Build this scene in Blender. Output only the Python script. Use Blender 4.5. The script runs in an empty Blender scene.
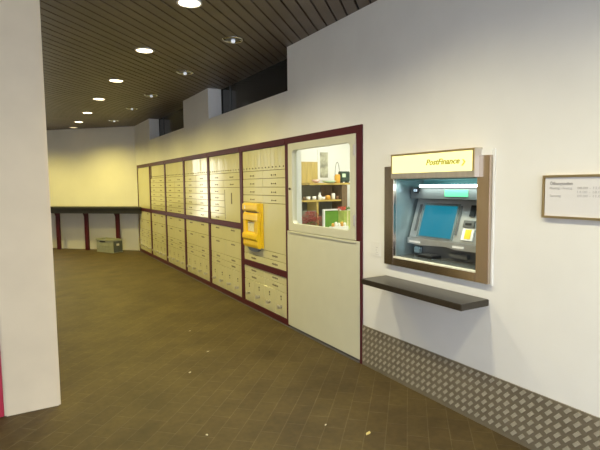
import bpy, bmesh, math, random
from mathutils import Matrix, Vector
random.seed(7)
SC = bpy.context.scene
COL = SC.collection
D = 2.44            # plane of the long right wall
ZC = 2.887          # underside of the slatted ceiling
YC = 11.71          # far corner of the right wall
S = 14.15           # slanted back wall: x + y = S
R2 = math.sqrt(0.5)

# ------------------------------------------------------------------ materials
def nodes(name):
    m = bpy.data.materials.new(name); m.use_nodes = True
    nt = m.node_tree; b = nt.nodes['Principled BSDF']
    return m, nt, b

def mat(name, col, rough=0.5, metal=0.0, noise=0.0, scale=8.0, spec=0.5, bump=0.0, bscale=60.0, stretch=None, coat=0.0):
    m, nt, b = nodes(name)
    b.inputs['Base Color'].default_value = (*col, 1)
    b.inputs['Roughness'].default_value = rough
    b.inputs['Metallic'].default_value = metal
    b.inputs['Specular IOR Level'].default_value = spec
    b.inputs['Coat Weight'].default_value = coat
    tc = nt.nodes.new('ShaderNodeTexCoord')
    mp = nt.nodes.new('ShaderNodeMapping')
    nt.links.new(tc.outputs['Object'], mp.inputs['Vector'])
    if stretch: mp.inputs['Scale'].default_value = stretch
    if noise > 0:
        n = nt.nodes.new('ShaderNodeTexNoise'); n.inputs['Scale'].default_value = scale
        n.inputs['Detail'].default_value = 5
        nt.links.new(mp.outputs['Vector'], n.inputs['Vector'])
        r = nt.nodes.new('ShaderNodeValToRGB')
        r.color_ramp.elements[0].position = .3; r.color_ramp.elements[1].position = .7
        r.color_ramp.elements[0].color = (*[c*(1-noise) for c in col], 1)
        r.color_ramp.elements[1].color = (*[min(1, c*(1+noise)) for c in col], 1)
        nt.links.new(n.outputs['Fac'], r.inputs['Fac'])
        nt.links.new(r.outputs['Color'], b.inputs['Base Color'])
    if bump > 0:
        n2 = nt.nodes.new('ShaderNodeTexNoise'); n2.inputs['Scale'].default_value = bscale
        nt.links.new(mp.outputs['Vector'], n2.inputs['Vector'])
        bp = nt.nodes.new('ShaderNodeBump'); bp.inputs['Strength'].default_value = bump
        bp.inputs['Distance'].default_value = .01
        nt.links.new(n2.outputs['Fac'], bp.inputs['Height'])
        nt.links.new(bp.outputs['Normal'], b.inputs['Normal'])
    return m

def emit(name, col, strength, base=None):
    m, nt, b = nodes(name)
    b.inputs['Base Color'].default_value = (*(base or col), 1)
    b.inputs['Roughness'].default_value = .35
    b.inputs['Emission Color'].default_value = (*col, 1)
    b.inputs['Emission Strength'].default_value = strength
    return m

def glass(name, tint=(1, 1, 1)):
    m, nt, b = nodes(name)
    nt.nodes.remove(b)
    out = nt.nodes['Material Output']
    t = nt.nodes.new('ShaderNodeBsdfTransparent'); t.inputs['Color'].default_value = (*tint, 1)
    g = nt.nodes.new('ShaderNodeBsdfGlossy'); g.inputs['Roughness'].default_value = .03
    f = nt.nodes.new('ShaderNodeFresnel'); f.inputs['IOR'].default_value = 1.4
    mx = nt.nodes.new('ShaderNodeMixShader')
    ge = nt.nodes.new('ShaderNodeNewGeometry')
    om = nt.nodes.new('ShaderNodeMath'); om.operation = 'SUBTRACT'; om.inputs[0].default_value = 1.0
    nt.links.new(ge.outputs['Backfacing'], om.inputs[1])
    mu = nt.nodes.new('ShaderNodeMath'); mu.operation = 'MULTIPLY'
    nt.links.new(f.outputs['Fac'], mu.inputs[0]); nt.links.new(om.outputs[0], mu.inputs[1])
    nt.links.new(mu.outputs[0], mx.inputs['Fac'])
    nt.links.new(t.outputs[0], mx.inputs[1]); nt.links.new(g.outputs[0], mx.inputs[2])
    nt.links.new(mx.outputs[0], out.inputs['Surface'])
    return m

def floor_material():
    m, nt, b = nodes('stone_paving')
    tc = nt.nodes.new('ShaderNodeTexCoord'); mp = nt.nodes.new('ShaderNodeMapping')
    mp.inputs['Rotation'].default_value = (0, 0, math.radians(-47))
    nt.links.new(tc.outputs['Object'], mp.inputs['Vector'])
    br = nt.nodes.new('ShaderNodeTexBrick')
    br.inputs['Scale'].default_value = 1.0
    br.inputs['Brick Width'].default_value = .26; br.inputs['Row Height'].default_value = .125
    br.inputs['Mortar Size'].default_value = .0035; br.inputs['Mortar Smooth'].default_value = .6
    br.inputs['Color1'].default_value = (.081, .057, .021, 1)
    br.inputs['Color2'].default_value = (.069, .047, .018, 1)
    br.inputs['Mortar'].default_value = (.106, .080, .038, 1)
    nt.links.new(mp.outputs['Vector'], br.inputs['Vector'])
    n = nt.nodes.new('ShaderNodeTexNoise'); n.inputs['Scale'].default_value = 2.2; n.inputs['Detail'].default_value = 8
    n.inputs['Roughness'].default_value = .65
    nt.links.new(tc.outputs['Object'], n.inputs['Vector'])
    r = nt.nodes.new('ShaderNodeValToRGB')
    r.color_ramp.elements[0].position = .3; r.color_ramp.elements[1].position = .72
    r.color_ramp.elements[0].color = (.62, .58, .56, 1); r.color_ramp.elements[1].color = (1.28, 1.27, 1.2, 1)
    nt.links.new(n.outputs['Fac'], r.inputs['Fac'])
    mul = nt.nodes.new('ShaderNodeMix'); mul.data_type = 'RGBA'; mul.blend_type = 'MULTIPLY'
    mul.inputs['Factor'].default_value = 1.0
    nt.links.new(br.outputs['Color'], mul.inputs['A']); nt.links.new(r.outputs['Color'], mul.inputs['B'])
    n3 = nt.nodes.new('ShaderNodeTexNoise'); n3.inputs['Scale'].default_value = 26; n3.inputs['Detail'].default_value = 6
    nt.links.new(tc.outputs['Object'], n3.inputs['Vector'])
    r3 = nt.nodes.new('ShaderNodeValToRGB')
    r3.color_ramp.elements[0].position = .3; r3.color_ramp.elements[1].position = .75
    r3.color_ramp.elements[0].color = (.86, .85, .84, 1); r3.color_ramp.elements[1].color = (1.15, 1.15, 1.12, 1)
    nt.links.new(n3.outputs['Fac'], r3.inputs['Fac'])
    mul2 = nt.nodes.new('ShaderNodeMix'); mul2.data_type = 'RGBA'; mul2.blend_type = 'MULTIPLY'
    mul2.inputs['Factor'].default_value = 1.0
    nt.links.new(mul.outputs['Result'], mul2.inputs['A']); nt.links.new(r3.outputs['Color'], mul2.inputs['B'])
    nt.links.new(mul2.outputs['Result'], b.inputs['Base Color'])
    b.inputs['Roughness'].default_value = .62
    b.inputs['Specular IOR Level'].default_value = .3
    bp = nt.nodes.new('ShaderNodeBump'); bp.inputs['Strength'].default_value = .35; bp.inputs['Distance'].default_value = .004
    nt.links.new(br.outputs['Fac'], bp.inputs['Height']); bp.invert = True
    nt.links.new(bp.outputs['Normal'], b.inputs['Normal'])
    return m

M = {}
M['wall'] = mat('white_plaster', (.80, .785, .735), .75, noise=.025, scale=3, spec=.25, bump=.06, bscale=220)
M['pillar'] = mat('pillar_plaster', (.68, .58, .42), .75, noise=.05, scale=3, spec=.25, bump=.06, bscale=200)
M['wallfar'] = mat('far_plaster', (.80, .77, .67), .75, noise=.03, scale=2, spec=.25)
M['floor'] = floor_material()
M['slat'] = mat('dark_brown_slat', (.148, .118, .092), .45, noise=.12, scale=3, spec=.4)
M['void'] = mat('black_backing', (.008, .007, .006), .9)
M['darkglass'] = mat('dark_glass', (.014, .016, .018), .12, spec=.5)
M['darkgrey'] = mat('dark_grey_frame', (.06, .065, .07), .4)
M['cream'] = mat('cream_lacquer', (.64, .60, .37), .12, noise=.02, scale=4, spec=.5)
M['creamwin'] = mat('cream_window_lacquer', (.63, .615, .47), .35, noise=.02, scale=6)
M['maroon'] = mat('maroon_lacquer', (.075, .008, .014), .4, spec=.3, noise=.08, scale=12)
M['gap'] = mat('shadow_gap', (.10, .08, .045), .8)
M['lock'] = mat('lock_metal', (.16, .14, .10), .35, metal=.8)
M['label'] = mat('label_holder', (.16, .13, .08), .5)
M['knob'] = mat('knob_metal', (.50, .47, .38), .35, metal=.5)
M['plinth'] = mat('grey_plinth', (.13, .12, .11), .6)
M['yellow'] = mat('yellow_plastic', (.84, .56, .008), .3, noise=.03, scale=10, coat=.3)
M['yellowdark'] = mat('yellow_plastic_recess', (.62, .40, .006), .4)
M['paper'] = mat('pale_paper', (.72, .68, .55), .7, noise=.1, scale=30)
M['greymark'] = mat('shadow_grey', (.22, .23, .24), .5)
M['steel'] = mat('brushed_steel', (.58, .53, .46), .3, metal=.6, noise=.08, scale=30, stretch=(1, 1, .05))
M['steelb'] = mat('bronze_brushed_steel', (.54, .46, .385), .22, metal=1.0, noise=.10, scale=30, stretch=(1, 8, .05))
M['steelin'] = mat('cool_steel', (.30, .38, .38), .25, metal=.6, noise=.06, scale=14)
M['teal'] = mat('teal_panel', (.10, .30, .30), .35, metal=.2)
M['fascia'] = mat('silver_fascia', (.42, .43, .42), .38, metal=.45, noise=.05, scale=20)
M['fasciadark'] = mat('dark_grey_fascia', (.15, .155, .15), .4, metal=.4)
M['tray'] = mat('smoked_tray', (.10, .105, .10), .18, noise=.15, scale=16)
M['black'] = mat('black_plastic', (.012, .012, .013), .4)
M['white'] = mat('white_plastic', (.82, .82, .80), .45)
M['bulb'] = emit('bulb_glint', (.85, .9, 1.0), .22)  # weak glow painted in for the bright reflection in the unlit downlights
M['lamp'] = emit('lamp_lit', (1.0, .80, .50), 6.0)
M['lampdim'] = emit('lamp_weak', (1.0, .80, .50), .8)
M['tube'] = emit('tube_lit', (.88, 1.0, .98), 4.0)
M['green'] = emit('green_lit', (.12, .62, .32), .55, base=(.05, .2, .1))
M['screen'] = emit('screen_lit', (.003, .19, .275), .55, base=(.004, .02, .03))
M['signlit'] = emit('sign_lit', (1.0, .97, .40), .64, base=(.7, .6, .2))
M['signtext'] = mat('sign_text_yellow', (.36, .32, .0), .5)
M['signlogo'] = mat('sign_logo_yellow', (.78, .68, .10), .5)
M['brass'] = mat('brass_frame', (.66, .52, .28), .32, metal=.9)
M['board'] = mat('notice_white', (.74, .72, .70), .5)
M['ink'] = mat('grey_ink', (.36, .34, .33), .6)
M['inkpale'] = mat('pale_grey_ink', (.53, .51, .50), .6)
M['shelf'] = mat('dark_brown_shelf', (.030, .023, .015), .3, noise=.2, scale=24, stretch=(6, 1, 1))
M['plate'] = mat('diamond_plate', (.25, .215, .155), .42, metal=.4, noise=.08, scale=6)
M['stud'] = mat('worn_stud', (.50, .455, .36), .4, metal=.3, noise=.1, scale=30)
M['red'] = mat('crimson_paint', (.42, .02, .05), .4)
M['counter'] = mat('dark_counter', (.045, .043, .036), .45, noise=.15, scale=8)
M['crate'] = mat('grey_green_crate', (.34, .35, .26), .5, noise=.08, scale=14)
M['cratedark'] = mat('shaded_crate_end', (.10, .11, .10), .5, noise=.1, scale=14)
M['winlit'] = emit('window_lit', (1.0, .97, .85), 4.5)
M['leaf'] = mat('yellow_scrap', (.55, .44, .17), .7)
M['scrap'] = mat('pale_scrap', (.48, .42, .30), .7)
M['room'] = mat('shop_white', (.86, .87, .83), .8)
M['wood'] = mat('pine_wood', (.50, .38, .12), .5, noise=.18, scale=5, stretch=(8, 8, 1))
M['woodedge'] = mat('honey_wood', (.50, .36, .09), .5, noise=.12, scale=10)
M['wooddark'] = mat('brown_wood', (.17, .11, .055), .6, noise=.25, scale=7, stretch=(10, 10, 1))
M['grey'] = mat('grey_cloth', (.17, .17, .12), .8, noise=.15, scale=8, stretch=(12, 1, 1))
M['glass'] = glass('window_glass', (.97, .98, .95))
M['poster'] = mat('sketch_print', (.46, .45, .34), .7, noise=.65, scale=9)
M['greenboard'] = mat('green_board', (.12, .29, .025), .5, noise=.2, scale=6)
M['lime'] = mat('lime_card', (.45, .55, .12), .5, noise=.12, scale=12)
M['ribbon'] = mat('pale_ribbon', (.75, .70, .40), .5)
M['redflower'] = mat('red_petals', (.55, .06, .035), .6, noise=.3, scale=20)
M['pinkflower'] = mat('dark_pink_leaves', (.33, .045, .035), .6, noise=.5, scale=25)
M['greenleaf'] = mat('green_leaves', (.08, .20, .04), .6, noise=.3, scale=25)
M['amber'] = mat('amber_glaze', (.68, .36, .05), .3)
M['ceramic'] = mat('white_ceramic', (.84, .84, .78), .25)
M['pink'] = mat('pale_pink_ceramic', (.80, .55, .48), .4)
M['mint'] = mat('mint_dish', (.62, .80, .55), .4)
M['radio'] = mat('dark_green_casing', (.035, .06, .045), .4)
M['terracotta'] = mat('brown_pot', (.20, .10, .05), .6)
M['chrome'] = mat('chrome', (.60, .62, .64), .12, metal=1.0)

# ------------------------------------------------------------------ mesh helpers
def box(bm, x0, x1, y0, y1, z0, z1):
    v = [bm.verts.new((x, y, z)) for z in (z0, z1) for y in (y0, y1) for x in (x0, x1)]
    for f in ((0, 2, 3, 1), (4, 5, 7, 6), (0, 1, 5, 4), (2, 6, 7, 3), (0, 4, 6, 2), (1, 3, 7, 5)):
        bm.faces.new([v[i] for i in f])
    return v

def obox(bm, o, ax, ay, L, Wd, z0, z1, l0=0.0, w0=0.0):
    """box along the level axes ax and ay"""
    o = Vector(o); ax = Vector(ax); ay = Vector(ay)
    v = []
    for z in (z0, z1):
        for w in (w0, w0+Wd):
            for l in (l0, l0+L):
                p = o + ax*l + ay*w; v.append(bm.verts.new((p.x, p.y, z)))
    for f in ((0, 2, 3, 1), (4, 5, 7, 6), (0, 1, 5, 4), (2, 6, 7, 3), (0, 4, 6, 2), (1, 3, 7, 5)):
        bm.faces.new([v[i] for i in f])
    return v

def lathe(bm, c, prof, n=24, axis='Z', closed=False):
    rings = []
    for r, h in prof:
        ring = []
        for k in range(n):
            a = 2*math.pi*k/n; u, w = r*math.cos(a), r*math.sin(a)
            p = {'Z': (u, w, h), 'X': (h, u, w), 'Y': (u, h, w)}[axis]
            ring.append(bm.verts.new((c[0]+p[0], c[1]+p[1], c[2]+p[2])))
        rings.append(ring)
    for a, b in zip(rings, rings[1:]):
        for k in range(n):
            bm.faces.new((a[k], a[(k+1) % n], b[(k+1) % n], b[k]))
    if closed:
        for k in range(n): bm.faces.new((rings[-1][k], rings[-1][(k+1) % n], rings[0][(k+1) % n], rings[0][k]))
        return
    if prof[0][0] > 1e-5: bm.faces.new(list(reversed(rings[0])))
    if prof[-1][0] > 1e-5: bm.faces.new(rings[-1])

def prism(bm, pts, axis, a0, a1):
    """polygon pts extruded along an axis; pts are the other two coordinates in order"""
    def mk(p, a):
        return {'X': (a, p[0], p[1]), 'Y': (p[0], a, p[1]), 'Z': (p[0], p[1], a)}[axis]
    A = [bm.verts.new(mk(p, a0)) for p in pts]; B = [bm.verts.new(mk(p, a1)) for p in pts]
    n = len(pts)
    bm.faces.new(A); bm.faces.new(list(reversed(B)))
    for k in range(n): bm.faces.new((A[k], B[k], B[(k+1) % n], A[(k+1) % n]))

def tube(bm, pts, r, n=8):
    pts = [Vector(p) for p in pts]; rings = []
    for i, p in enumerate(pts):
        d = (pts[min(i+1, len(pts)-1)] - pts[max(i-1, 0)]).normalized()
        u = d.orthogonal().normalized()
        if rings:
            u = (lastu - d*lastu.dot(d)).normalized()
        lastu = u; w = d.cross(u)
        rings.append([bm.verts.new(p + u*r*math.cos(2*math.pi*k/n) + w*r*math.sin(2*math.pi*k/n)) for k in range(n)])
    for a, b in zip(rings, rings[1:]):
        for k in range(n): bm.faces.new((a[k], a[(k+1) % n], b[(k+1) % n], b[k]))
    bm.faces.new(list(reversed(rings[0]))); bm.faces.new(rings[-1])

def mesh(name, bm, m, bevel=0.0, smooth=False, seg=2):
    bmesh.ops.recalc_face_normals(bm, faces=bm.faces)
    if bevel > 0:
        bmesh.ops.bevel(bm, geom=list(bm.edges), offset=bevel, segments=seg, affect='EDGES', clamp_overlap=True)
    me = bpy.data.meshes.new(name); bm.to_mesh(me); bm.free()
    me.materials.append(m)
    if smooth:
        for p in me.polygons: p.use_smooth = True
    return me

def link(name, me, parent=None, loc=(0, 0, 0)):
    o = bpy.data.objects.new(name, me); COL.objects.link(o)
    o.location = loc
    if parent is not None: o.parent = parent
    return o

def org(o):
    v = Vector((0, 0, 0))
    while o is not None:
        v += o.location; o = o.parent
    return v

def obj(name, bm, m, parent=None, base=None, bevel=0.0, smooth=False, seg=2):
    """bm in world coordinates; origin goes to base (or the parent's origin)"""
    o0 = org(parent) if parent is not None else Vector(base or (0, 0, 0))
    bmesh.ops.translate(bm, verts=bm.verts, vec=-o0)
    me = mesh(name, bm, m, bevel, smooth, seg)
    o = link(name, me, parent)
    if parent is None: o.location = o0
    return o

def tag(o, label=None, cat=None, group=None, kind=None):
    if label: o['label'] = label
    if cat: o['category'] = cat
    if group: o['group'] = group
    if kind: o['kind'] = kind
    return o

def thing(name, loc, label, cat, group=None, kind=None):
    o = bpy.data.objects.new(name, None); COL.objects.link(o); o.location = loc
    o.empty_display_size = .05
    return tag(o, label, cat, group, kind)

def boxes(name, m, parent, lst, bevel=0.0, base=None):
    bm = bmesh.new()
    for b in lst: box(bm, *b)
    return obj(name, bm, m, parent, base, bevel)

def copy_tree(o, parent=None):
    c = o.copy(); COL.objects.link(c)
    if parent is not None: c.parent = parent
    for ch in list(o.children): copy_tree(ch, c)
    return c

def text_mesh(name, body, size, m, parent, pos, shear=0.0, width=None, extrude=.0012, offset=0.0):
    """lettering on the right wall, read from the passage; pos = world point of the left end of the baseline"""
    cu = bpy.data.curves.new(name, 'FONT'); cu.body = body; cu.size = size; cu.shear = shear
    cu.extrude = extrude; cu.offset = offset; cu.resolution_u = 3
    t = bpy.data.objects.new(name, cu); COL.objects.link(t)
    bpy.context.view_layer.update()
    dg = bpy.context.evaluated_depsgraph_get()
    me = bpy.data.meshes.new_from_object(t.evaluated_get(dg))
    bpy.data.objects.remove(t); bpy.data.curves.remove(cu)
    xs = [v.co.x for v in me.vertices]
    sx = 1.0 if width is None else width/(max(xs)-min(xs))
    x0 = min(xs)
    o0 = org(parent)
    for v in me.vertices:
        x, y, z = (v.co.x-x0)*sx, v.co.y, v.co.z
        v.co = Vector((pos[0]-z, pos[1]-x, pos[2]+y)) - o0
    me.materials.clear(); me.materials.append(m)
    return link(name, me, parent)

def structure(o): return tag(o, kind='structure')

# ------------------------------------------------------------------ the setting
structure(boxes('floor', M['floor'], None, [(-4.2, 5.2, -5, 19, -.12, 0)]))

# slatted ceiling, boards at 45 degrees to the long wall
bm = bmesh.new()
pitch, gapw = .1075, .016
k = -140
A = Vector((R2, R2, 0)); B = Vector((R2, -R2, 0))     # along the boards / across them
while k < 80:
    p = k*pitch; k += 1
    # world point = A*t + B*p ; x = R2(t+p), y = R2(t-p), x+y = t/R2
    t1 = min(2.95/R2 - p, (S+.2)*R2)
    t0 = max(-4.1/R2 - p, -2.3/R2 + p)
    if t1 - t0 < .05: continue
    obox(bm, (0, 0, 0), A, B, t1-t0, pitch-gapw, ZC, ZC+.022, l0=t0, w0=p)
ceil = structure(obj('ceiling', bm, M['slat'], None))
tag(obj('ceiling_backing', (lambda b: (prism(b, [(-4.2, -2.3), (2.95, -2.3), (2.95, 11.6), (-4.2, 18.5)], 'Z', ZC+.05, ZC+.09), b)[1])(bmesh.new()), M['void'], ceil))

# right wall with the crenellated top, the machine's opening and the long opening for the lockers
ATM = (2.005, 2.755, .95, 1.535)          # opening y0 y1 z0 z1
ys = [-2.3, ATM[0], ATM[1], 3.155, 4.40, 6.74, 7.93, 10.28, YC]
zs = [0, ATM[2], ATM[3], 1.98, 2.455, ZC]
def solid(i, j):
    y = (ys[i]+ys[i+1])/2; z = (zs[j]+zs[j+1])/2
    if ATM[0] < y < ATM[1] and ATM[2] < z < ATM[3]: return False
    if y > 3.155 and z < 1.98: return False
    if z > 2.455 and (4.40 < y < 6.74 or 7.93 < y < 10.28): return False
    return True
def cellwall(bm, ys, zs, solid, X0, X1):
    vc = {}
    def V(x, y, z):
        key = (x, round(y, 5), round(z, 5))
        if key not in vc: vc[key] = bm.verts.new((x, y, z))
        return vc[key]
    ny, nz = len(ys)-1, len(zs)-1
    S_ = lambda i, j: 0 <= i < ny and 0 <= j < nz and solid(i, j)
    for i in range(ny):
        for j in range(nz):
            if not S_(i, j): continue
            y0, y1, z0, z1 = ys[i], ys[i+1], zs[j], zs[j+1]
            for x in (X0, X1):
                bm.faces.new((V(x, y0, z0), V(x, y1, z0), V(x, y1, z1), V(x, y0, z1)))
            if not S_(i-1, j): bm.faces.new((V(X0, y0, z0), V(X1, y0, z0), V(X1, y0, z1), V(X0, y0, z1)))
            if not S_(i+1, j): bm.faces.new((V(X0, y1, z0), V(X1, y1, z0), V(X1, y1, z1), V(X0, y1, z1)))
            if not S_(i, j-1): bm.faces.new((V(X0, y0, z0), V(X1, y0, z0), V(X1, y1, z0), V(X0, y1, z0)))
            if not S_(i, j+1): bm.faces.new((V(X0, y0, z1), V(X1, y0, z1), V(X1, y1, z1), V(X0, y1, z1)))
bm = bmesh.new(); cellwall(bm, ys, zs, solid, D, D+.2)
structure(obj('wall_right', bm, M['wall']))

# dark clerestory panes behind the two gaps at the wall's top
for n, (y0, y1) in enumerate(((4.2, 6.95), (7.7, 10.5))):
    w = thing('window_%d' % (n+1), (D+.23, (y0+y1)/2, 2.4), None, None, kind='structure')
    boxes('pane', M['darkglass'], w, [(D+.215, D+.225, y0, y1-.55, 2.38, ZC), (D+.215, D+.225, y1-.5, y1, 2.38, ZC)])
    boxes('mullion', M['darkgrey'], w, [(D+.208, D+.232, y1-.55, y1-.5, 2.38, ZC), (D+.208, D+.232, y0, y1, 2.36, 2.385)])

# slanted back wall
n1 = Vector((R2, R2, 0)); along = Vector((-R2, R2, 0))
c0 = Vector((D+.2, S-D-.2, 0))
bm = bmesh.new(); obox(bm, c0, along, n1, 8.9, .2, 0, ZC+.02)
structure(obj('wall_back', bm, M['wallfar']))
# unseen left side of the passage, added far behind the pillar to bounce light
structure(boxes('wall_bounce_left', M['wall'], None, [(-4.2, -4.0, -2.3, 18.4, 0, ZC)]))

# lit glazed window on the back wall, hidden by the pillar but mirrored in the lacquered lockers
def bw(l, off, z): # point on the back wall: l metres along from the corner, off metres in front
    p = Vector((D, S-D, 0)) + along*l - n1*off
    return Vector((p.x, p.y, z))
w = thing('window_3', bw(3.75, 0, .5), None, None, kind='structure')
bm = bmesh.new(); obox(bm, bw(3.05, .01, 0), along, -n1, 1.5, .02, .55, 2.3); obj('pane', bm, M['winlit'], w)
bm = bmesh.new()
for l in (3.0, 3.46, 3.78, 4.1, 4.55): obox(bm, bw(l, .005, 0), along, -n1, .06, .05, .5, 2.35)
for z in (.5, 2.3): obox(bm, bw(3.0, .005, 0), along, -n1, 1.61, .05, z, z+.05)
obj('window_frame', bm, M['darkgrey'], w)

# free-standing pillar
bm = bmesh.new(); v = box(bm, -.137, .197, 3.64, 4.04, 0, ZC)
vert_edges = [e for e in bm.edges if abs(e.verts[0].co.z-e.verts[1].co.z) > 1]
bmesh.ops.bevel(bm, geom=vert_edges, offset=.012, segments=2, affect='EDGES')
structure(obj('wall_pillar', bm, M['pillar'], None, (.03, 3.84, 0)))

bm = bmesh.new(); box(bm, -.26, -.139, 3.645, 3.99, 0, 2.1)
t = obj('red_panel', bm, M['red'], None, (-.2, 3.8, 0), bevel=.004)
tag(t, 'crimson upright panel standing flush against the left side of the white pillar', 'panel')

# ------------------------------------------------------------------ ceiling lamps
def lamp_disc(bm, c, r, z0, z1): lathe(bm, (c[0], c[1], 0), [(r, z0), (r, z1)], 28)
def downlight(x, y, label, lit, power=0, dim=False):
    t = thing('ceiling_downlight' if lit else 'reflector_downlight', (x, y, ZC), label, 'ceiling light',
              'lit ceiling downlights' if lit else 'unlit ceiling downlights')
    bm = bmesh.new()
    if lit:
        lathe(bm, (x, y, 0), [(.079, ZC-.001), (.096, ZC-.001), (.096, ZC-.008), (.088, ZC-.012), (.079, ZC-.006)], 32, closed=True)
        obj('trim_ring', bm, M['white'], t, smooth=True)
        bm = bmesh.new(); lathe(bm, (x, y, 0), [(0, ZC-.003), (.080, ZC-.003), (.080, ZC-.0045), (0, ZC-.0045)], 32)
        obj('diffuser', bm, M['lampdim' if dim else 'lamp'], t)
        li = bpy.data.lights.new('downlight_beam', 'SPOT'); li.energy = power*(.76 if y < 4.5 else 1.0); li.color = (1.0, .92, .64) if y < 4.5 else (1.0, .85, .24)
        li.spot_size = math.radians(150); li.spot_blend = .85; li.shadow_soft_size = .09
        lo = bpy.data.objects.new('downlight_beam', li); COL.objects.link(lo); lo.parent = t; lo.location = (0, 0, -.03)
    else:
        lathe(bm, (x, y, 0), [(.072, ZC-.001), (.105, ZC-.001), (.105, ZC-.007), (.094, ZC-.012), (.072, ZC-.004)], 32, closed=True)
        obj('trim_ring', bm, M['chrome'], t, smooth=True)
        bm = bmesh.new(); lathe(bm, (x, y, 0), [(0, ZC-.002), (.073, ZC-.002), (.073, ZC-.0035), (0, ZC-.0035)], 32)
        obj('reflector', bm, M['darkgrey'], t)
        bm = bmesh.new(); lathe(bm, (x, y, 0), [(.016, ZC-.004), (.019, ZC-.010), (.021, ZC-.024), (.015, ZC-.034), (.0, ZC-.038)], 20)
        obj('bulb', bm, M['bulb'], t, smooth=True)
    return t
PW = 90
lits = [(3.70, 'nearest lit round downlight, cut off by the top edge above the lockers'),
        (5.18, 'second lit round downlight back along the row, left of the nearest one'),
        (6.80, 'third lit round downlight back along the bright row in the slatted ceiling'),
        (8.32, 'fourth lit round downlight back, midway along the bright row'),
        (9.95, 'fifth lit round downlight back, smaller one deep in the passage'),
        (11.40, 'sixth lit round downlight back, last clear bright dot before the back wall'),
        (12.50, 'farthest faint lit downlight, right above the slanted back wall')]
for y, lab in lits: downlight(1.21 if y < 9 else 1.235, y, lab, True, PW*(1.15 if y > 11 else 1) if y < 12 else .1, y > 12)
for x, y, lab in [(-.15, 12.45, 'added lit downlight hidden behind the pillar, brightening the far back wall')]:
    downlight(x, y, lab, True, PW*1.15)  # extra lamp added out of sight to brighten the back wall
for y, lab in [(2.15, 'lit downlight in the ceiling opposite the cash machine, above the frame'),
               (.60, 'lit downlight in the ceiling over the photographer, above the frame'),
               (-1.0, 'lit downlight in the ceiling behind the photographer')]:
    downlight(1.21, y, lab, True, PW)
for y, lab in [(4.41, 'nearest unlit chrome downlight, beside the big gap at the top of the wall'),
               (5.93, 'second unlit chrome downlight back, level with the first pier of the wall'),
               (7.63, 'third unlit chrome downlight back, small silver dot over the lockers'),
               (9.05, 'fourth unlit chrome downlight back, near the second gap in the wall top'),
               (10.87, 'farthest unlit chrome downlight, faint dot close to the far corner')]:
    downlight(1.86, y, lab, False)

# ------------------------------------------------------------------ post-box cabinets
MC = {}
def shared(key, fn):
    if key not in MC: MC[key] = fn()
    return MC[key]
def door_mesh(w, h):
    def f():
        bm = bmesh.new(); box(bm, 0, .016, 0, w, 0, h); return mesh('door', bm, M['cream'], .0018, seg=1)
    return shared(('door', round(w, 4), round(h, 4)), f)
def lock_mesh():
    def f():
        bm = bmesh.new(); lathe(bm, (0, 0, 0), [(.0075, .0), (.0075, -.006), (.003, -.008)], 10, 'X'); return mesh('lock', bm, M['lock'])
    return shared('lock', f)
def plate_mesh(w, h, key, m):
    def f():
        bm = bmesh.new(); box(bm, -.003, 0, -w/2, w/2, -h/2, h/2); return mesh(key, bm, m)
    return shared((key, w, h), f)
def scrib_mesh():
    def f():
        bm = bmesh.new()
        for a, b, h in ((-.066, -.034, .017), (-.024, -.010, .024), (-.004, .022, .015), (.030, .042, .023), (.048, .066, .015)):
            box(bm, -.002, 0, a, b, -h/2, h/2)
        return mesh('number_label', bm, M['label'])
    return shared('scrib', f)
def knob_mesh():
    def f():
        bm = bmesh.new()
        lathe(bm, (0, 0, 0), [(.020, 0), (.020, -.006), (.010, -.010), (.010, -.028), (.022, -.032), (.024, -.042), (.018, -.048), (.0, -.049)], 16, 'X')
        box(bm, -.046, -.034, -.045, .012, -.012, .012)
        return mesh('knob', bm, M['knob'], smooth=False)
    return shared('knob', f)
def key_mesh():
    def f():
        bm = bmesh.new()
        lathe(bm, (0, 0, .014), [(.011, 0), (.011, -.005), (.004, -.007)], 10, 'X'); box(bm, -.003, 0, -.008, .008, -.026, -.008)
        return mesh('keyhole', bm, M['lock'])
    return shared('key', f)

XD = -.004           # door front, relative to the wall plane
G = .0022            # half gap between doors
PITCH = 1.19
def door(root, u0, u1, z0, z1, name='box_door', jit=0.0):
    """u runs from the cabinet's near edge to its far edge"""
    d = link(name, door_mesh(u1-u0-2*G, z1-z0-2*G), root, (XD, u0+G, z0+G))
    if jit: d.rotation_euler = (0, 0, jit)
    return d
def add(name, me, d, u, z): return link(name, me, d, (0, u, z))
def wide_row(root, u0, u1, z0, z1):
    d = door(root, u0, u1, z0, z1, jit=random.uniform(-.003, .003)); w = u1-u0; h = z1-z0
    add('lock', lock_mesh(), d, w/2-.045, h/2-.012)
    add('lock', lock_mesh(), d, w/2+.045, h/2-.012)
    add('name_plate', plate_mesh(.030, .008, 'name_plate', M['label']), d, w/2, h/2-.012)
def label_row(root, u0, u1, z0, z1):
    d = door(root, u0, u1, z0, z1, jit=random.uniform(-.003, .003)); w = u1-u0; h = z1-z0
    add('number_label', scrib_mesh(), d, w/2, h-.045)
def narrow_row(root, z0, z1):
    n = 13; u0, u1 = .042, 1.148
    w = (u1-u0)/n
    for i in range(n):
        d = door(root, u0+i*w, u0+(i+1)*w, z0, z1, 'tall_box_door', jit=random.uniform(-.014, .014))
        add('lock', lock_mesh(), d, w/2, .030)
def lower_columns(root, z0, z1):
    n = 4; u0, u1 = .042, 1.148; w = (u1-u0)/n
    for i in range(n):
        d = door(root, u0+i*w, u0+(i+1)*w, z0, z1, 'parcel_door', jit=random.uniform(-.004, .004))
        add('keyhole', key_mesh(), d, w/2, .275-z0)
        add('knob', knob_mesh(), d, w/2, .180-z0)
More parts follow.
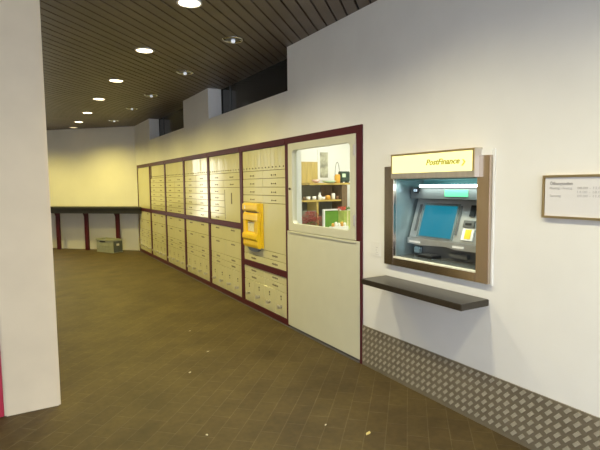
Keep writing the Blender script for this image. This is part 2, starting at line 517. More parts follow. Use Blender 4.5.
def frame(root, rail0, rail1, Wd=PITCH):
    bm = bmesh.new(); F = -.014
    box(bm, F, .03, .001, .040, 0.0, 1.98); box(bm, F, .03, Wd-.040, Wd-.001, 0.0, 1.98)
    box(bm, F-.002, .03, .040, Wd-.040, 1.915, 1.98)
    box(bm, F, .03, .040, Wd-.040, rail0, rail1)
    box(bm, F, .03, .040, Wd-.040, .012, .068)
    o = link('frame', mesh('frame', bm, M['maroon']), root)
    bm = bmesh.new(); box(bm, .014, .15, .004, Wd-.004, .012, 1.978)
    link('carcass', mesh('carcass', bm, M['gap']), root)
    bm = bmesh.new(); box(bm, -.004, .12, .002, Wd-.002, 0, .012)
    link('plinth', mesh('plinth', bm, M['plinth']), root)
CG = 'post-box cabinets along the right wall'
ROWS = [1.665, 1.572, 1.475, 1.385, 1.295, 1.208, 1.118, 1.022]
U = (.042, .595, 1.148)
def lower_standard(root):
    for c in (0, 1):
        zz = [.953, .765, .555, .475, .390]
        for a, b in zip(zz, zz[1:]): label_row(root, U[c], U[c+1], b, a)
    lower_columns(root, .070, .390)
def cabinet(y0, label): return thing('post_box_cabinet', (D, y0, 0), label, 'cabinet', CG)
Y2 = 4.41
# second from the window: yellow dispenser hangs on it
c = cabinet(Y2, 'cream and maroon post-box cabinet carrying the yellow dispenser, next to the shop window')
frame(c, .518, .582); narrow_row(c, 1.665, 1.913)
for a, b in zip([1.665, 1.575, 1.478, 1.385, 1.298], [1.575, 1.478, 1.385, 1.298]):
    for i in (0, 1): wide_row(c, U[i], U[i+1], b, a)
door(c, .042, 1.148, .757, 1.298, 'blank_panel')
for i in (0, 1):
    label_row(c, U[i], U[i+1], .668, .757); label_row(c, U[i], U[i+1], .584, .668)
    label_row(c, U[i], U[i+1], .432, .516); label_row(c, U[i], U[i+1], .345, .432)
lower_columns(c, .070, .345)
# with the tall plain door
c = cabinet(Y2+PITCH, 'cream post-box cabinet with one tall plain door, just beyond the yellow dispenser')
frame(c, .955, 1.020); narrow_row(c, 1.665, 1.913)
for k, (a, b) in enumerate(zip(ROWS, ROWS[1:])):
    wide_row(c, U[1], U[2], b, a)
    if k < 2: wide_row(c, U[0], U[1], b, a)
d = door(c, U[0], U[1], 1.022, 1.475, 'tall_door')
bm = bmesh.new(); box(bm, -.006, 0, -.011, .011, 0, .145); add('handle_slot', mesh('handle_slot', bm, M['label'], .002, seg=1), d, .29, .235)
bm = bmesh.new(); box(bm, -.002, 0, -.004, .004, 0, .40); add('door_edge', mesh('door_edge', bm, M['gap']), d, .53, .02)
lower_standard(c)
# plain pair of columns
c = cabinet(Y2+2*PITCH, 'cream post-box cabinet of small doors, directly beyond the one with the tall plain door')
frame(c, .955, 1.020); narrow_row(c, 1.665, 1.913)
for a, b in zip(ROWS, ROWS[1:]):
    for i in (0, 1): wide_row(c, U[i], U[i+1], b, a)
lower_standard(c)
proto = c
c = copy_tree(proto); c.location.y = Y2+3*PITCH; c['label'] = 'cream post-box cabinet, fourth beyond the shop window, between two alike cabinets'
c = copy_tree(proto); c.location.y = Y2+4*PITCH; c['label'] = 'cream post-box cabinet with a dark upright strip at its top, second from the far corner'
bm = bmesh.new(); box(bm, -.012, -.004, 1.05, 1.09, 1.655, 1.905)
link('dark_strip', mesh('dark_strip', bm, M['maroon']), c)
c = cabinet(Y2+5*PITCH, 'cream cabinet in the far corner with one plain glossy upper panel')
frame(c, .955, 1.020)
door(c, .042, 1.148, 1.022, 1.913, 'glossy_panel')
lower_standard(c)
# closing strip to the corner
structure(boxes('trim_1', M['wall'], None, [(D-.002, D+.15, Y2+6*PITCH+.001, YC+.02, 0, 1.98)]))
structure(boxes('baseboard_right', M['plinth'], None, [(D-.022, D-.0165, 3.19, Y2+6*PITCH, 0, .010)]))

# yellow dispenser box hung on the second cabinet
YB = (4.985, 5.455); X0 = D-.005
t = thing('stamp_dispenser', (X0, 5.28, .75), 'bright yellow dispenser box hung on the cream cabinet beside the shop window', 'dispenser')
boxes('back_plate', M['yellow'], t, [(X0-.022, X0-.001, YB[0], YB[1]-.02, .772, 1.292)], .006)
bm = bmesh.new()
prof = [(X0-.02, 1.292), (X0-.062, 1.287), (X0-.070, 1.272), (X0-.072, 1.215), (X0-.060, 1.196), (X0-.034, 1.190), (X0-.034, 1.180),
        (X0-.052, 1.172), (X0-.062, 1.16), (X0-.064, 1.09), (X0-.030, 1.075), (X0-.030, .945), (X0-.068, .935), (X0-.078, .915), (X0-.078, .872),
        (X0-.068, .858), (X0-.064, .850), (X0-.066, .80), (X0-.056, .768), (X0-.02, .760)]
prism(bm, [(p[0], p[1]) for p in prof], 'Y', 5.03, 5.435)
obj('body', bm, M['yellow'], t, bevel=.003)
for y0, y1 in ((5.03, 5.115), (5.36, 5.435)): boxes('window_side', M['yellow'], t, [(X0-.062, X0-.02, y0, y1, .93, 1.09)], .004)
boxes('display_window', M['paper'], t, [(X0-.036, X0-.029, 5.125, 5.35, .955, 1.066)])
boxes('coin_panel', M['yellowdark'], t, [(X0-.046, X0-.033, 5.118, 5.16, .955, 1.05)])
boxes('slot_shadow', M['label'], t, [(X0-.040, X0-.033, 5.09, 5.39, 1.178, 1.192)])  # dark strip stands for the shadow inside the slot
boxes('painted_highlight', M['white'], t, [(X0-.076, X0-.070, 5.34, 5.37, 1.222, 1.265)], .003)  # white chip painted in as the highlight on the top bump
bm = bmesh.new(); prism(bm, [(5.22+.17*math.cos(a), .768+.055*math.sin(a)) for a in [math.pi+math.pi*i/14 for i in range(15)]], 'X', X0-.030, X0-.004)
obj('shadow_disc', bm, M['greymark'], t)  # grey half-disc modelled as the shadow below the box

# ------------------------------------------------------------------ shop window unit
w = thing('window_4', (D, 3.81, 0), None, None, kind='structure')
F = D-.016
boxes('surround', M['maroon'], w, [(F, D+.028, 3.158, 4.408, 1.918, 1.98), (F, D+.028, 3.158, 3.225, 1.03, 1.918), (F, D+.028, 4.372, 4.408, 1.03, 1.918)])
bm = bmesh.new()
def rrect(y0, y1, z0, z1, r, n=5):
    out = []
    for cy, cz, a0 in ((y1-r, z1-r, 0), (y0+r, z1-r, 90), (y0+r, z0+r, 180), (y1-r, z0+r, 270)):
        for i in range(n+1):
            a = math.radians(a0+90*i/n); out.append((cy+r*math.cos(a), cz+r*math.sin(a)))
    return out
outer = rrect(3.228, 4.369, 1.035, 1.915, .008); inner = rrect(3.303, 4.290, 1.108, 1.848, .045)
rings = []
for pts, x in ((outer, D+.03), (outer, D-.022), (inner, D-.022), (inner, D+.03)):
    rings.append([bm.verts.new((x, p[0], p[1])) for p in pts])
for a, b in zip(rings, rings[1:]+rings[:1]):
    for k in range(len(a)): bm.faces.new((a[k], a[(k+1) % len(a)], b[(k+1) % len(a)], b[k]))
obj('window_frame', bm, M['creamwin'], w)
boxes('reveal', M['room'], w, [(D+.031, D+.052, 4.30, 4.4085, 1.0, 1.978), (D+.031, D+.052, 3.158, 3.28, 1.0, 1.978)])
boxes('pane', M['glass'], w, [(D+.004, D+.010, 3.29, 4.31, 1.09, 1.865)])
for z in (1.78, 1.20):
    bm = bmesh.new(); lathe(bm, (D-.026, 3.242, z-.045), [(.009, 0), (.009, .09)], 12); obj('hinge', bm, M['steel'], w)
bm = bmesh.new(); lathe(bm, (D-.022, 4.332, 1.46), [(.012, 0), (.012, -.012), (.006, -.016)], 12, 'X'); obj('catch', bm, M['lock'], w)
boxes('lower_panel', M['creamwin'], w, [(D-.020, D+.05, 3.177, 4.408, .03, 1.029)], .003)
boxes('edge_strip', M['maroon'], w, [(F, D+.1, 3.156, 3.1765, 0, 1.029)])
boxes('window_sill', M['creamwin'], w, [(D-.03, D-.0205, 3.225, 4.37, 1.012, 1.024)])
boxes('plinth', M['plinth'], w, [(D-.010, D+.1, 3.18, 4.40, 0, .029)])

# ------------------------------------------------------------------ the shop behind the window
RY0, RY1, RX1, RZ = 2.98, 5.36, 4.9, 2.42
structure(boxes('wall_shop_side', M['room'], None, [(D+.16, RX1, RY1, RY1+.1, 0, RZ)]))
structure(boxes('wall_shop_rear', M['room'], None, [(RX1, RX1+.1, RY0-.1, RY1+.1, 0, RZ)]))
structure(boxes('wall_shop_near', M['room'], None, [(D+.21, RX1, RY0-.1, RY0, 0, RZ)]))
structure(boxes('ceiling_shop', M['room'], None, [(D+.201, RX1+.1, RY0-.1, RY1+.1, RZ, RZ+.05)]))
structure(boxes('trim_2', M['room'], None, [(D+.152, D+.16, 4.411, RY1+.1, 0, 1.978), (D+.03, D+.152, 4.4090, 4.4098, 0, 1.978)]))
t = thing('ceiling_panel_light', (3.5, 4.3, RZ), 'white ceiling panel lamp inside the shop behind the window', 'ceiling light')
boxes('housing', M['white'], t, [(3.0, 4.0, 4.0, 4.6, RZ-.03, RZ-.002)])
boxes('diffuser', emit('shop_lamp', (1, .98, .88), 2.5), t, [(3.03, 3.97, 4.03, 4.57, RZ-.034, RZ-.0305)])
al = bpy.data.lights.new('panel_glow', 'AREA'); al.shape = 'RECTANGLE'; al.size = .9; al.size_y = .5; al.energy = 12; al.color = (1, .97, .84)
ao = bpy.data.objects.new('panel_glow', al); COL.objects.link(ao); ao.parent = t; ao.location = (0, 0, -.045)

YS = 5.05
t = thing('display_shelf_unit', (3.4, 5.2, 0), 'wooden shelf unit seen through the shop window', 'shelf unit')
boxes('tall_panel', M['wood'], t, [(3.075, 3.375, 5.31, 5.345, 0, 1.79)])
boxes('back_panel', M['grey'], t, [(3.10, 3.80, 5.295, 5.309, .0, 1.50)])
boxes('shelf_board', M['woodedge'], t, [(3.09, 3.80, YS, 5.294, 1.496, 1.520)])
boxes('shelf_board', M['woodedge'], t, [(2.975, 3.56, YS, 5.294, 1.290, 1.310)])
boxes('divider', M['woodedge'], t, [(3.20, 3.225, 5.06, 5.294, 0, 1.289)])
boxes('side_panel', M['wooddark'], t, [(3.58, 3.66, 5.06, 5.294, 0, 1.495)])
boxes('door_panel', M['wooddark'], t, [(3.40, 3.56, 5.25, 5.294, 1.311, 1.495)])
boxes('base_panel', M['wooddark'], t, [(3.225, 3.575, 5.07, 5.294, 0, 1.10)])
boxes('base_panel', M['grey'], t, [(2.98, 3.195, 5.07, 5.10, 0, 1.18)])

def pot(name, x, y, z, prof, m, label, cat, group=None):
    bm = bmesh.new(); lathe(bm, (x, y, z), prof, 20)
    o = obj(name, bm, m, None, (x, y, z), smooth=True); return tag(o, label, cat, group)
z2 = 1.3105; cy = YS+.05
cup = [(.016, 0), (.022, .004), (.026, .045), (.022, .045), (.015, .008), (0, .007)]
G2 = 'ceramics on the lower shelf'
pot('small_jar', 3.045, cy, z2, [(.015, 0), (.02, .01), (.02, .03), (.012, .04), (.0, .041)], M['wooddark'], 'tiny dark jar at the left end of the lower shelf', 'jar', G2)
pot('cup', 3.103, cy, z2, cup, M['ceramic'], 'white cup next to the tiny dark jar on the lower shelf', 'cup', G2)
pot('cup', 3.188, cy, z2, cup, M['ceramic'], 'white cup just left of the white bottle on the lower shelf', 'cup', G2)
pot('bottle', 3.268, cy, z2, [(.02, 0), (.024, .006), (.024, .05), (.012, .066), (.012, .085), (.015, .088), (.0, .089)], M['ceramic'], 'slim white bottle in the middle of the lower shelf', 'bottle', G2)
pot('cup', 3.320, cy, z2, [(p[0], p[1]*.8) for p in cup], M['ceramic'], 'low white cup between the white bottle and the amber jar', 'cup', G2)
pot('jar', 3.390, cy, z2, [(.024, 0), (.034, .01), (.034, .042), (.02, .055), (.0, .057)], M['amber'], 'amber yellow jar on the lower shelf', 'jar', G2)
pot('vase', 3.470, cy, z2, [(.018, 0), (.024, .01), (.025, .06), (.02, .078), (.014, .078), (.018, .06), (0, .01)], M['ceramic'], 'upright white vase right of the amber jar', 'vase', G2)
pot('small_jar', 3.532, cy, z2, [(.014, 0), (.018, .01), (.018, .035), (.01, .045), (0, .046)], M['terracotta'], 'small brown jar at the right end of the lower shelf', 'jar', G2)
z1 = 1.5205
pot('bowl', 3.215, cy, z1, [(.02, 0), (.045, .02), (.05, .04), (.044, .04), (.02, .008), (0, .006)], M['pink'], 'pale pink bowl at the left end of the upper shelf', 'bowl')
pot('dish', 3.41, cy, z1, [(.05, 0), (.085, .016), (.088, .026), (.08, .026), (.04, .006), (0, .005)], M['mint'], 'flat mint-green dish under the picture on the upper shelf', 'dish')
t = thing('lantern', (3.535, cy, z1), 'yellow lantern with a tall wire handle on the upper shelf', 'lantern')
bm = bmesh.new(); lathe(bm, (3.535, cy, z1), [(.034, 0), (.037, .006), (.037, .085), (.03, .1), (.03, .106), (0, .106)], 18); obj('body', bm, M['amber'], t, smooth=True)
bm = bmesh.new(); tube(bm, [(3.535-.034*math.cos(a), cy, z1+.09+.17*math.sin(a)) for a in [math.pi*i/12 for i in range(13)]], .003); obj('handle', bm, M['lock'], t)
t = thing('radio', (3.665, cy+.04, z1), 'dark green radio standing on the right of the upper shelf', 'radio')
boxes('casing', M['radio'], t, [(3.60, 3.735, cy, cy+.08, z1+.012, z1+.145)], .008)
boxes('dial', M['mint'], t, [(3.612, 3.662, cy-.004, cy-.0005, z1+.07, z1+.115)])
boxes('foot', M['black'], t, [(3.61, 3.63, cy+.01, cy+.07, z1, z1+.0115)]); boxes('foot', M['black'], t, [(3.70, 3.72, cy+.01, cy+.07, z1, z1+.0115)])
t = thing('picture', (3.49, RY1-.02, 1.58), 'narrow upright picture of sketchy grey shapes on the white shop wall', 'picture')
boxes('print', M['poster'], t, [(3.437, 3.558, RY1-.014, RY1-.010, 1.59, 1.918)])
boxes('mount', M['white'], t, [(3.40, 3.595, RY1-.0095, RY1-.002, 1.555, 1.955)])
# table with gifts
t = thing('display_table', (3.2, 4.75, 0), 'low white display table behind the shop window ledge', 'table')
boxes('tabletop', M['white'], t, [(2.68, 3.9, 4.50, 4.99, .935, .960)])
for x in (2.72, 3.86):
    for y in (4.54, 4.95): boxes('leg', M['white'], t, [(x-.02, x+.02, y-.02, y+.02, 0, .9345)])
zt = .9605
def blob(bm, c, r, n, rx=1, rz=1):
    for _ in range(n):
        p = Vector((random.gauss(0, .42), random.gauss(0, .42), abs(random.gauss(0, .5))))
        if p.length > 1: p.normalize()
        p = Vector((c[0]+p.x*r*rx, c[1]+p.y*r, c[2]+p.z*r*rz))
        a = Vector((random.uniform(-1, 1), random.uniform(-1, 1), random.uniform(-.5, 1))).normalized(); b = a.orthogonal().normalized()
        s = random.uniform(.014, .024); cc = a.cross(b)*.25*s
        bm.faces.new([bm.verts.new(q) for q in (p, p+a*s*.5+b*s*.35+cc, p+a*s, p+a*s*.5-b*s*.35+cc)])
t = thing('potted_plant', (2.955, 4.80, zt), 'reddish-pink leafy pot plant at the left of the shop display', 'plant')
bm = bmesh.new(); lathe(bm, (2.955, 4.80, zt), [(.045, 0), (.06, .07), (.065, .075), (.065, .085), (.0, .08)], 20); obj('pot', bm, M['terracotta'], t, smooth=True)
bm = bmesh.new(); blob(bm, (2.955, 4.80, zt+.08), .125, 700, 1.05, 1.2); obj('foliage', bm, M['pinkflower'], t)
bm = bmesh.new(); blob(bm, (2.945, 4.79, zt+.07), .11, 120, 1.0, .5); obj('lower_leaves', bm, M['greenleaf'], t)
t = thing('framed_board', (3.33, 4.93, zt), 'grass-green board in a white frame standing in the shop window', 'board')
boxes('panel', M['greenboard'], t, [(3.225, 3.45, 4.925, 4.94, zt+.002, 1.182)])
boxes('frame', M['white'], t, [(3.205, 3.2245, 4.915, 4.945, zt, 1.20), (3.2245, 3.47, 4.915, 4.945, 1.1825, 1.20), (3.4505, 3.47, 4.915, 4.945, zt, 1.182)])
G3 = 'lime gift boxes'
for k, (za, zb, lab) in enumerate(((zt, 1.075, 'lower lime-green gift box on the right of the shop display'), (1.0755, 1.185, 'upper lime-green gift box stacked under the red flowers'))):
    t = thing('gift_box', (3.40, 4.72, za), lab, 'box', G3)
    boxes('carton', M['lime'], t, [(3.325+.006*k, 3.47, 4.67, 4.79, za, zb)], .003)
    boxes('ribbon', M['ribbon'], t, [(3.375, 3.392, 4.666, 4.6695, za+.002, zb-.001)])
t = thing('flower_posy', (3.32, 4.72, 1.19), 'small posy of red flowers lying on the upper gift box', 'flowers')
bm = bmesh.new(); blob(bm, (3.345, 4.72, 1.20), .055, 90, 1.2, .6); obj('petals', bm, M['redflower'], t)
bm = bmesh.new(); blob(bm, (3.43, 4.73, 1.20), .04, 50, 1.2, .6); obj('leaves', bm, M['greenleaf'], t)
t = thing('gift_tray', (3.21, 4.62, zt), 'white tray of small pale items in front of the green board', 'tray')
boxes('tray', M['white'], t, [(3.11, 3.33, 4.575, 4.66, zt, zt+.055)], .004)
for i in range(5):
    bm = bmesh.new(); lathe(bm, (3.135+i*.042, 4.615, zt+.05), [(.015, 0), (.019, .01), (.017, .035+.012*(i % 2)), (.008, .045+.012*(i % 2)), (0, .047+.012*(i % 2))], 14)
    obj('ornament', bm, M['amber'] if i in (0, 3) else M['ceramic'], t, smooth=True)

# ------------------------------------------------------------------ cash machine
t = thing('cash_machine', (D, 2.38, .89), 'stainless steel cash machine with a lit yellow sign set in the white wall', 'cash machine')
FX = D-.03
Y0, Y1 = 1.907, 2.855; y0, y1 = 2.0, 2.753
bm = bmesh.new()
box(bm, FX, D-.002, y1, Y1, .893, 1.628)
obj('post', bm, M['steelb'], t, bevel=.002)
bm = bmesh.new(); box(bm, FX, D-.002, Y0, y0, .893, 1.664); obj('post', bm, M['steelb'], t, bevel=.002)
boxes('bottom_rail', M['steelb'], t, [(FX, D-.002, y0, y1, .893, .948)], .002)
boxes('lit_lip', M['paper'], t, [(FX+.004, D+.01, y0, y1, .9485, .958)])  # pale colour stands for the light caught on the ledge
boxes('backing_plate', M['wall'], t, [(D-.008, D-.0005, Y0-.014, Y0-.001, .885, 1.70), (D-.012, D-.0005, Y0, y0+.0, 1.6645, 1.70)])
# illuminated header
HX = 2.371
h = boxes('sign_box', M['brass'], t, [(HX+.004, D-.001, 1.992, 2.735, 1.54, 1.708)], .003)
boxes('sign_rim', M['brass'], h, [(HX, HX+.0035, 1.99, 2.737, 1.697, 1.710), (HX, HX+.0035, 1.99, 2.004, 1.574, 1.697), (HX, HX+.0035, 2.724, 2.737, 1.574, 1.697)])
boxes('sign_base', M['steel'], h, [(HX, HX+.0035, 1.99, 2.737, 1.536, 1.574)])
boxes('sign_end', M['steel'], h, [(HX+.002, D-.001, 1.986, 1.9915, 1.536, 1.712)])
boxes('sign_face', M['signlit'], h, [(HX+.001, HX+.0035, 2.0045, 2.7235, 1.5745, 1.6965)])
text_mesh('lettering', 'PostFinance', .052, M['signtext'], h, (HX+.0005, 2.385, 1.622), shear=.28, width=.285, offset=.0012)
bm = bmesh.new()    # small angular arrow mark beside the lettering
for dz in (0,):
    prism(bm, [(2.083, 1.646), (2.070, 1.646), (2.054, 1.630), (2.076, 1.606), (2.089, 1.606), (2.068, 1.630)], 'X', HX-.001, HX+.001)
obj('arrow_mark', bm, M['signlogo'], h)
# lined recess
b_ = 2.80
hs = boxes('housing', M['steelin'], t, [(D+.001, b_, y1+.0005, y1+.0018, .952, 1.533), (D+.001, b_, y0+.0055, y0+.008, .952, 1.533),
                                   (b_, b_+.01, y0+.0055, y1+.0015, .952, 1.533)])
boxes('housing_top', M['teal'], hs, [(D+.001, b_, y0+.008, y1, 1.526, 1.533)])
boxes('rear_panel', M['teal'], hs, [(2.715, 2.72, y0+.008, y1, 1.40, 1.5255)])
boxes('housing_floor', M['tray'], t, [(D+.0105, b_, y0+.008, y1, .952, .966)])
fk = .32
def FXz(z): return 2.54+fk*(z-1.07)
fy0, fy1 = y0+.008, 2.735
def slab(bm, ya, yb, za, zb, d0, d1):
    """slab lying on the leaning fascia; d0,d1 depth in front(-)/behind(+)"""
    prism(bm, [(FXz(za)+d0, za), (FXz(za)+d1, za), (FXz(zb)+d1, zb), (FXz(zb)+d0, zb)], 'Y', ya, yb)
bm = bmesh.new()
slab(bm, fy0, fy1, 1.10, 1.385, 0, .06)
fa = obj('fascia', bm, M['fascia'], t, bevel=.003)
bm = bmesh.new()   # wavy lower edge: narrow on the left, hump in the middle, deeper on the right
pts = [(fy1, 1.099), (fy1, 1.055), (2.60, 1.05), (2.36, 1.062), (2.28, 1.05), (fy0, 1.052), (fy0, 1.099)]
prism(bm, pts, 'X', 2.535, 2.60)
obj('lower_edge', bm, M['fascia'], fa, bevel=.002)
bm = bmesh.new(); prism(bm, [(2.60, .967), (2.60, 1.05), (2.66, 1.05), (2.72, .967)], 'Y', fy0, fy1); obj('undercut', bm, M['fasciadark'], fa)
bm = bmesh.new(); slab(bm, 2.312, 2.655, 1.110, 1.355, -.006, -.0005); obj('screen_bezel', bm, M['steelin'], fa)
bm = bmesh.new(); prism(bm, [(FXz(1.12)-.008, 1.12), (FXz(1.12)-.002, 1.12), (FXz(1.34)-.002, 1.34), (FXz(1.34)-.008, 1.34)], 'Y', 2.330, 2.632)
obj('screen', bm, M['screen'], fa)
for ya, yb in ((2.672, 2.69), (2.2905, 2.304)):
    bm = bmesh.new(); slab(bm, ya, yb, 1.15, 1.345, -.007, -.0005); obj('key_strip', bm, M['fasciadark'], fa)
bm = bmesh.new(); slab(bm, 2.172, 2.216, 1.278, 1.352, -.008, -.0005); obj('dark_slot', bm, M['black'], fa)
bm = bmesh.new(); slab(bm, 2.155, 2.245, 1.205, 1.252, -.014, -.0005); obj('card_reader', bm, M['fasciadark'], fa, bevel=.002)
bm = bmesh.new(); slab(bm, 2.175, 2.225, 1.222, 1.236, -.017, -.0142); obj('card_slot', bm, M['black'], fa)
bm = bmesh.new(); slab(bm, 2.145, 2.240, 1.122, 1.200, -.009, -.0005); obj('white_sticker', bm, M['white'], fa)
bm = bmesh.new(); slab(bm, 2.165, 2.215, 1.132, 1.192, -.0105, -.0092); obj('yellow_sticker', bm, mat('sticker_yellow', (.80, .62, .04), .5), fa)
boxes('white_label', M['white'], fa, [(2.531, 2.5345, 2.60, 2.71, 1.064, 1.078)])
boxes('white_label', M['white'], fa, [(2.531, 2.5345, 2.20, 2.295, 1.064, 1.078)])
kp = boxes('keypad', M['black'], t, [(2.505, 2.60, 2.455, 2.60, .9665, .985)], .003)
bm = bmesh.new()
for i in range(4):
    for j in range(3): box(bm, 2.515+i*.021, 2.530+i*.021, 2.48+j*.036, 2.505+j*.036, .9853, .989)
obj('key', bm, M['fasciadark'], kp)
boxes('cash_slot', M['fasciadark'], t, [(2.57, 2.598, 2.20, 2.36, .99, 1.02)], .003)
boxes('receipt_slot', M['steelin'], t, [(2.57, 2.598, 2.64, 2.70, .985, 1.03)], .003)
# lamp box over the fascia
cn = boxes('canopy', M['fasciadark'], t, [(2.575, 2.71, fy0, 2.745, 1.388, 1.472)], .003)
boxes('green_panel', M['green'], cn, [(2.571, 2.5745, 2.205, 2.406, 1.408, 1.455)])
boxes('light_tube', M['tube'], cn, [(2.552, 2.575, fy0+.01, 2.635, 1.4735, 1.491)], .003)
boxes('lamp_bracket', M['black'], cn, [(2.555, 2.574, 2.645, 2.70, 1.43, 1.47)], .006)
boxes('bracket_screw', M['chrome'], cn, [(2.549, 2.5545, 2.655, 2.69, 1.44, 1.46)], .002)
al = bpy.data.lights.new('tube_glow', 'AREA'); al.shape = 'RECTANGLE'; al.size = .05; al.size_y = .58; al.energy = 1.1; al.color = (.80, 1.0, .95)
ao = bpy.data.objects.new('tube_glow', al); COL.objects.link(ao); ao.parent = cn
ao.location = Vector((2.545, 2.33, 1.47))-org(cn); ao.rotation_euler = (0, math.radians(15), 0)

# shelf under the machine
t = boxes('wall_shelf', M['shelf'], None, [(2.197, D-.001, 1.917, 2.865, .757, .797)], .003, base=(2.32, 2.39, .757))
tag(t, 'dark brown wall shelf under the cash machine', 'shelf')

# opening-hours board
t = thing('notice_board', (D, 1.27, 1.31), 'white opening-hours board in a thin brass frame on the wall right of the cash machine', 'sign')
BX = D-.018; ya, yb, za, zb = .95, 1.582, 1.312, 1.536
boxes('panel', M['board'], t, [(BX+.004, D-.0005, ya+.012, yb-.012, za+.012, zb-.012)])
boxes('frame', M['brass'], t, [(BX-.004, D-.0005, ya, yb, zb-.0118, zb), (BX-.004, D-.0005, ya, yb, za, za+.0118), (BX-.004, D-.0005, yb-.0085, yb, za+.012, zb-.012), (BX-.004, D-.0005, ya, ya+.0115, za+.012, zb-.012)])
tx = BX+.0035
text_mesh('heading', 'Öffnungszeiten', .021, M['ink'], t, (tx, 1.543, 1.486), width=.120, offset=.0004)
text_mesh('days', 'Montag - Freitag', .017, M['inkpale'], t, (tx, 1.543, 1.464), width=.118)
text_mesh('days', 'Samstag', .017, M['inkpale'], t, (tx, 1.543, 1.424), width=.060)
for z, a, b in ((1.464, '08.00', '12.00'), (1.444, '14.00', '18.00'), (1.424, '09.00', '11.00')):
    text_mesh('hours', a+' - '+b, .017, M['inkpale'], t, (tx, 1.398, z), width=.125)

# small clear sticker plate left of the machine
t = thing('mounted_plate', (D, 2.98, .93), 'small transparent plate with faint marks on the wall left of the cash machine', 'plate')
boxes('plate', M['wall'], t, [(D-.004, D-.0005, 2.935, 3.045, .93, 1.045)])
boxes('mark', M['inkpale'], t, [(D-.0052, D-.0042, 2.962, 2.985, 1.0, 1.004), (D-.0052, D-.0042, 2.975, 2.985, .978, .984), (D-.0052, D-.0042, 2.95, 3.0, .945, .948), (D-.0052, D-.0042, 2.96, 2.98, .962, .966)])

# diamond-plate kick panel: raised studs are real
bm = bmesh.new(); box(bm, D-.010, D-.0005, -2.3, 3.154, 0, .335)
sp = .052; r0 = .0215; r1 = .0165
ky = 0
while True:
    yc = 3.125-ky*sp; ky += 1
    if yc < -1.0: break
    for kz in range(6):
        zc = .308-kz*sp
        cs = ((.0055, .0215), (.0225, .0090), (-.0055, -.0215), (-.0225, -.0090))
        a = [bm.verts.new((D-.0099, yc-c*1.08, zc+s*1.05)) for c, s in cs]
        b = [bm.verts.new((D-.0130, yc-c*.90, zc+s*.88)) for c, s in cs]
        for i in range(4): bm.faces.new((a[i], a[(i+1) % 4], b[(i+1) % 4], b[i]))
        bm.faces.new(b).material_index = 1
t = obj('kick_plate', bm, M['plate'], None, (D, 1.5, 0))
t.data.materials.append(M['stud'])
tag(t, 'studded metal kick plate along the foot of the white wall', 'kick plate')

# ------------------------------------------------------------------ counter on the slanted back wall
def bwl(x): return (D-x)/R2    # metres along the back wall for a world x (on the wall plane)
t = thing('writing_counter', bw(2.2, .25, 0), 'long dark counter on maroon legs along the far back wall', 'counter')
def strip(bm, s_back, s_front, z0, z1, xr=2.418, xl=.36):
    prism(bm, [(xr, s_back-xr), (xr, s_front-xr), (xl, s_front-xl), (xl, s_back-xl)], 'Z', z0, z1)
bm = bmesh.new(); strip(bm, S-.01, S-.55, 1.0, 1.04); obj('worktop', bm, M['counter'], t, bevel=.004)
bm = bmesh.new(); strip(bm, S-.40, S-.48, .885, .9995); obj('apron', bm, M['counter'], t)
for x in (.815, 1.384, 1.985):
    p = bw(0, .22, 0); l = ((p.x - x)/R2)
    bm = bmesh.new(); obox(bm, bw(l-.04, .14, 0), along, -n1, .08, .06, 0, .998)
    q = bw(l, 0, 0)
    obj('leg', bm, M['maroon'], t)
    bm = bmesh.new()
    o_ = bw(l+.041, .145, 0)
    vs = [o_+Vector((0, 0, .998)), o_+along*.10+Vector((0, 0, .998)), o_+Vector((0, 0, .80))]
    A_ = [bm.verts.new(v) for v in vs]; B_ = [bm.verts.new(v-n1*.05) for v in vs]
    bm.faces.new(A_); bm.faces.new(list(reversed(B_)))
    for i in range(3): bm.faces.new((A_[i], B_[i], B_[(i+1) % 3], A_[(i+1) % 3]))
    obj('bracket', bm, M['maroon'], t)

# postal crate on the floor under the counter
o = Vector((1.836, 11.495, 0)); ua = Vector((-.458, .889, 0)).normalized(); ub = Vector((.889, .458, 0)).normalized()
t = thing('postal_crate', o+ua*.3+ub*.12, 'grey-green plastic crate on the floor under the far counter', 'crate')
bm = bmesh.new(); L_, W_, H_ = .60, .25, .31; th = .012
obox(bm, o, ua, ub, L_, W_, .004, .02)
for a0, al_, b0, bl_ in ((0, L_, 0, th), (0, L_, W_-th, th), (0, th, th, W_-2*th), (L_-th, th, th, W_-2*th)):
    obox(bm, o, ua, ub, al_, bl_, .02, H_, a0, b0)
obox(bm, o, ua, ub, L_+.02, .014, H_-.035, H_, -.01, -.012); obox(bm, o, ua, ub, .012, W_, H_-.035, H_, -.012, 0)
for z in (.09, .15): obox(bm, o, ua, ub, L_-.04, .006, z, z+.012, .02, -.006)
obj('body', bm, M['crate'], t)
bm = bmesh.new(); obox(bm, o, ua, ub, .20, .004, H_-.075, H_-.045, .28, -.0045); obj('handle_slot', bm, M['black'], t)
bm = bmesh.new(); obox(bm, o, ua, ub, .004, W_-.02, .02, H_-.04, -.0045, .01); obj('end_shade', bm, M['cratedark'], t)  # darker colour puts the shade on the crate's end into the material
bm = bmesh.new(); obox(bm, o, ua, ub, .003, .07, .165, .215, -.008, .085); obj('end_label', bm, M['paper'], t)

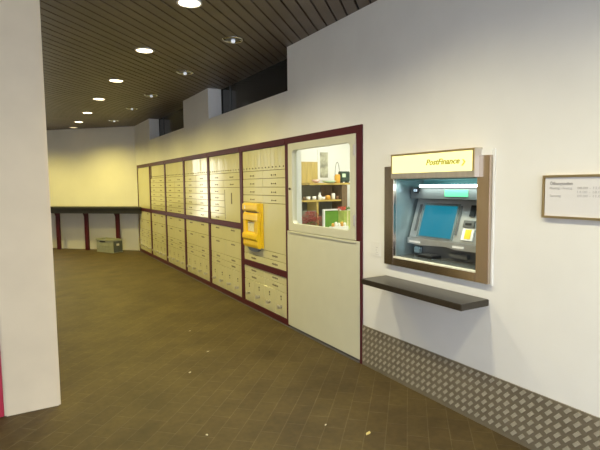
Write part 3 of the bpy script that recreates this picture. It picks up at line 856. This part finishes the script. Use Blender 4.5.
# ------------------------------------------------------------------ litter on the paving
def scrap(x, y, s, m, label, ang):
    bm = bmesh.new()
    pts = [(x+s*r*math.cos(ang+a), y+s*r*.55*math.sin(ang+a)+s*r*.3*math.cos(a)) for a, r in ((0, 1), (.9, .6), (1.7, .8), (2.8, 1.1), (3.9, .6), (5.1, .7))]
    prism(bm, pts, 'Z', .0005, .004)
    tag(obj('paper_scrap', bm, m, None, (x, y, 0)), label, 'litter', 'scraps of litter on the paving')
scrap(1.764, 2.227, .024, M['leaf'], 'yellow scrap on the paving in front of the studded kick plate', .6)
scrap(1.433, 4.131, .014, M['scrap'], 'pale scrap on the paving midway before the yellow dispenser', .2)
scrap(1.141, 3.737, .014, M['scrap'], 'pale scrap on the open paving to the right of the pillar', 1.2)
scrap(.923, 2.721, .011, M['scrap'], 'pale scrap on the near paving by the lower edge of the photo', 2.0)
scrap(1.601, 2.448, .009, M['scrap'], 'tiny pale scrap on the paving a little left of the yellow one', .9)
scrap(1.489, 4.835, .011, M['scrap'], 'farthest pale scrap on the paving, nearest to the lockers', .3)

# ------------------------------------------------------------------ camera, world, exposure
cam = bpy.data.cameras.new('camera'); co = bpy.data.objects.new('camera', cam); COL.objects.link(co)
cam.sensor_width = 36; cam.lens = 36*485/600; cam.clip_start = .05; cam.clip_end = 100
r = Vector((0.86297822, -0.50513121, -0.01053955)); u = Vector((0.05080405, 0.06600239, 0.99652528)); f = Vector((0.50268038, 0.86051505, -0.08262134))
mw = Matrix((r, u, -f)).transposed().to_4x4(); mw.translation = (0, 0, 1.5)
co.matrix_world = mw
SC.camera = co

wd = bpy.data.worlds.new('dusk'); SC.world = wd; wd.use_nodes = True
bg = wd.node_tree.nodes['Background']; bg.inputs['Color'].default_value = (.85, .93, 1.08, 1); bg.inputs['Strength'].default_value = 2.5

SC.view_settings.view_transform = 'Standard'; SC.view_settings.look = 'None'
SC.view_settings.exposure = .9; SC.view_settings.gamma = 1.0; SC.view_settings.use_curve_mapping = False
SC.cycles.use_denoising = True
SC.cycles.max_bounces = 10; SC.cycles.diffuse_bounces = 5
SC.cycles.sample_clamp_indirect = 4.0
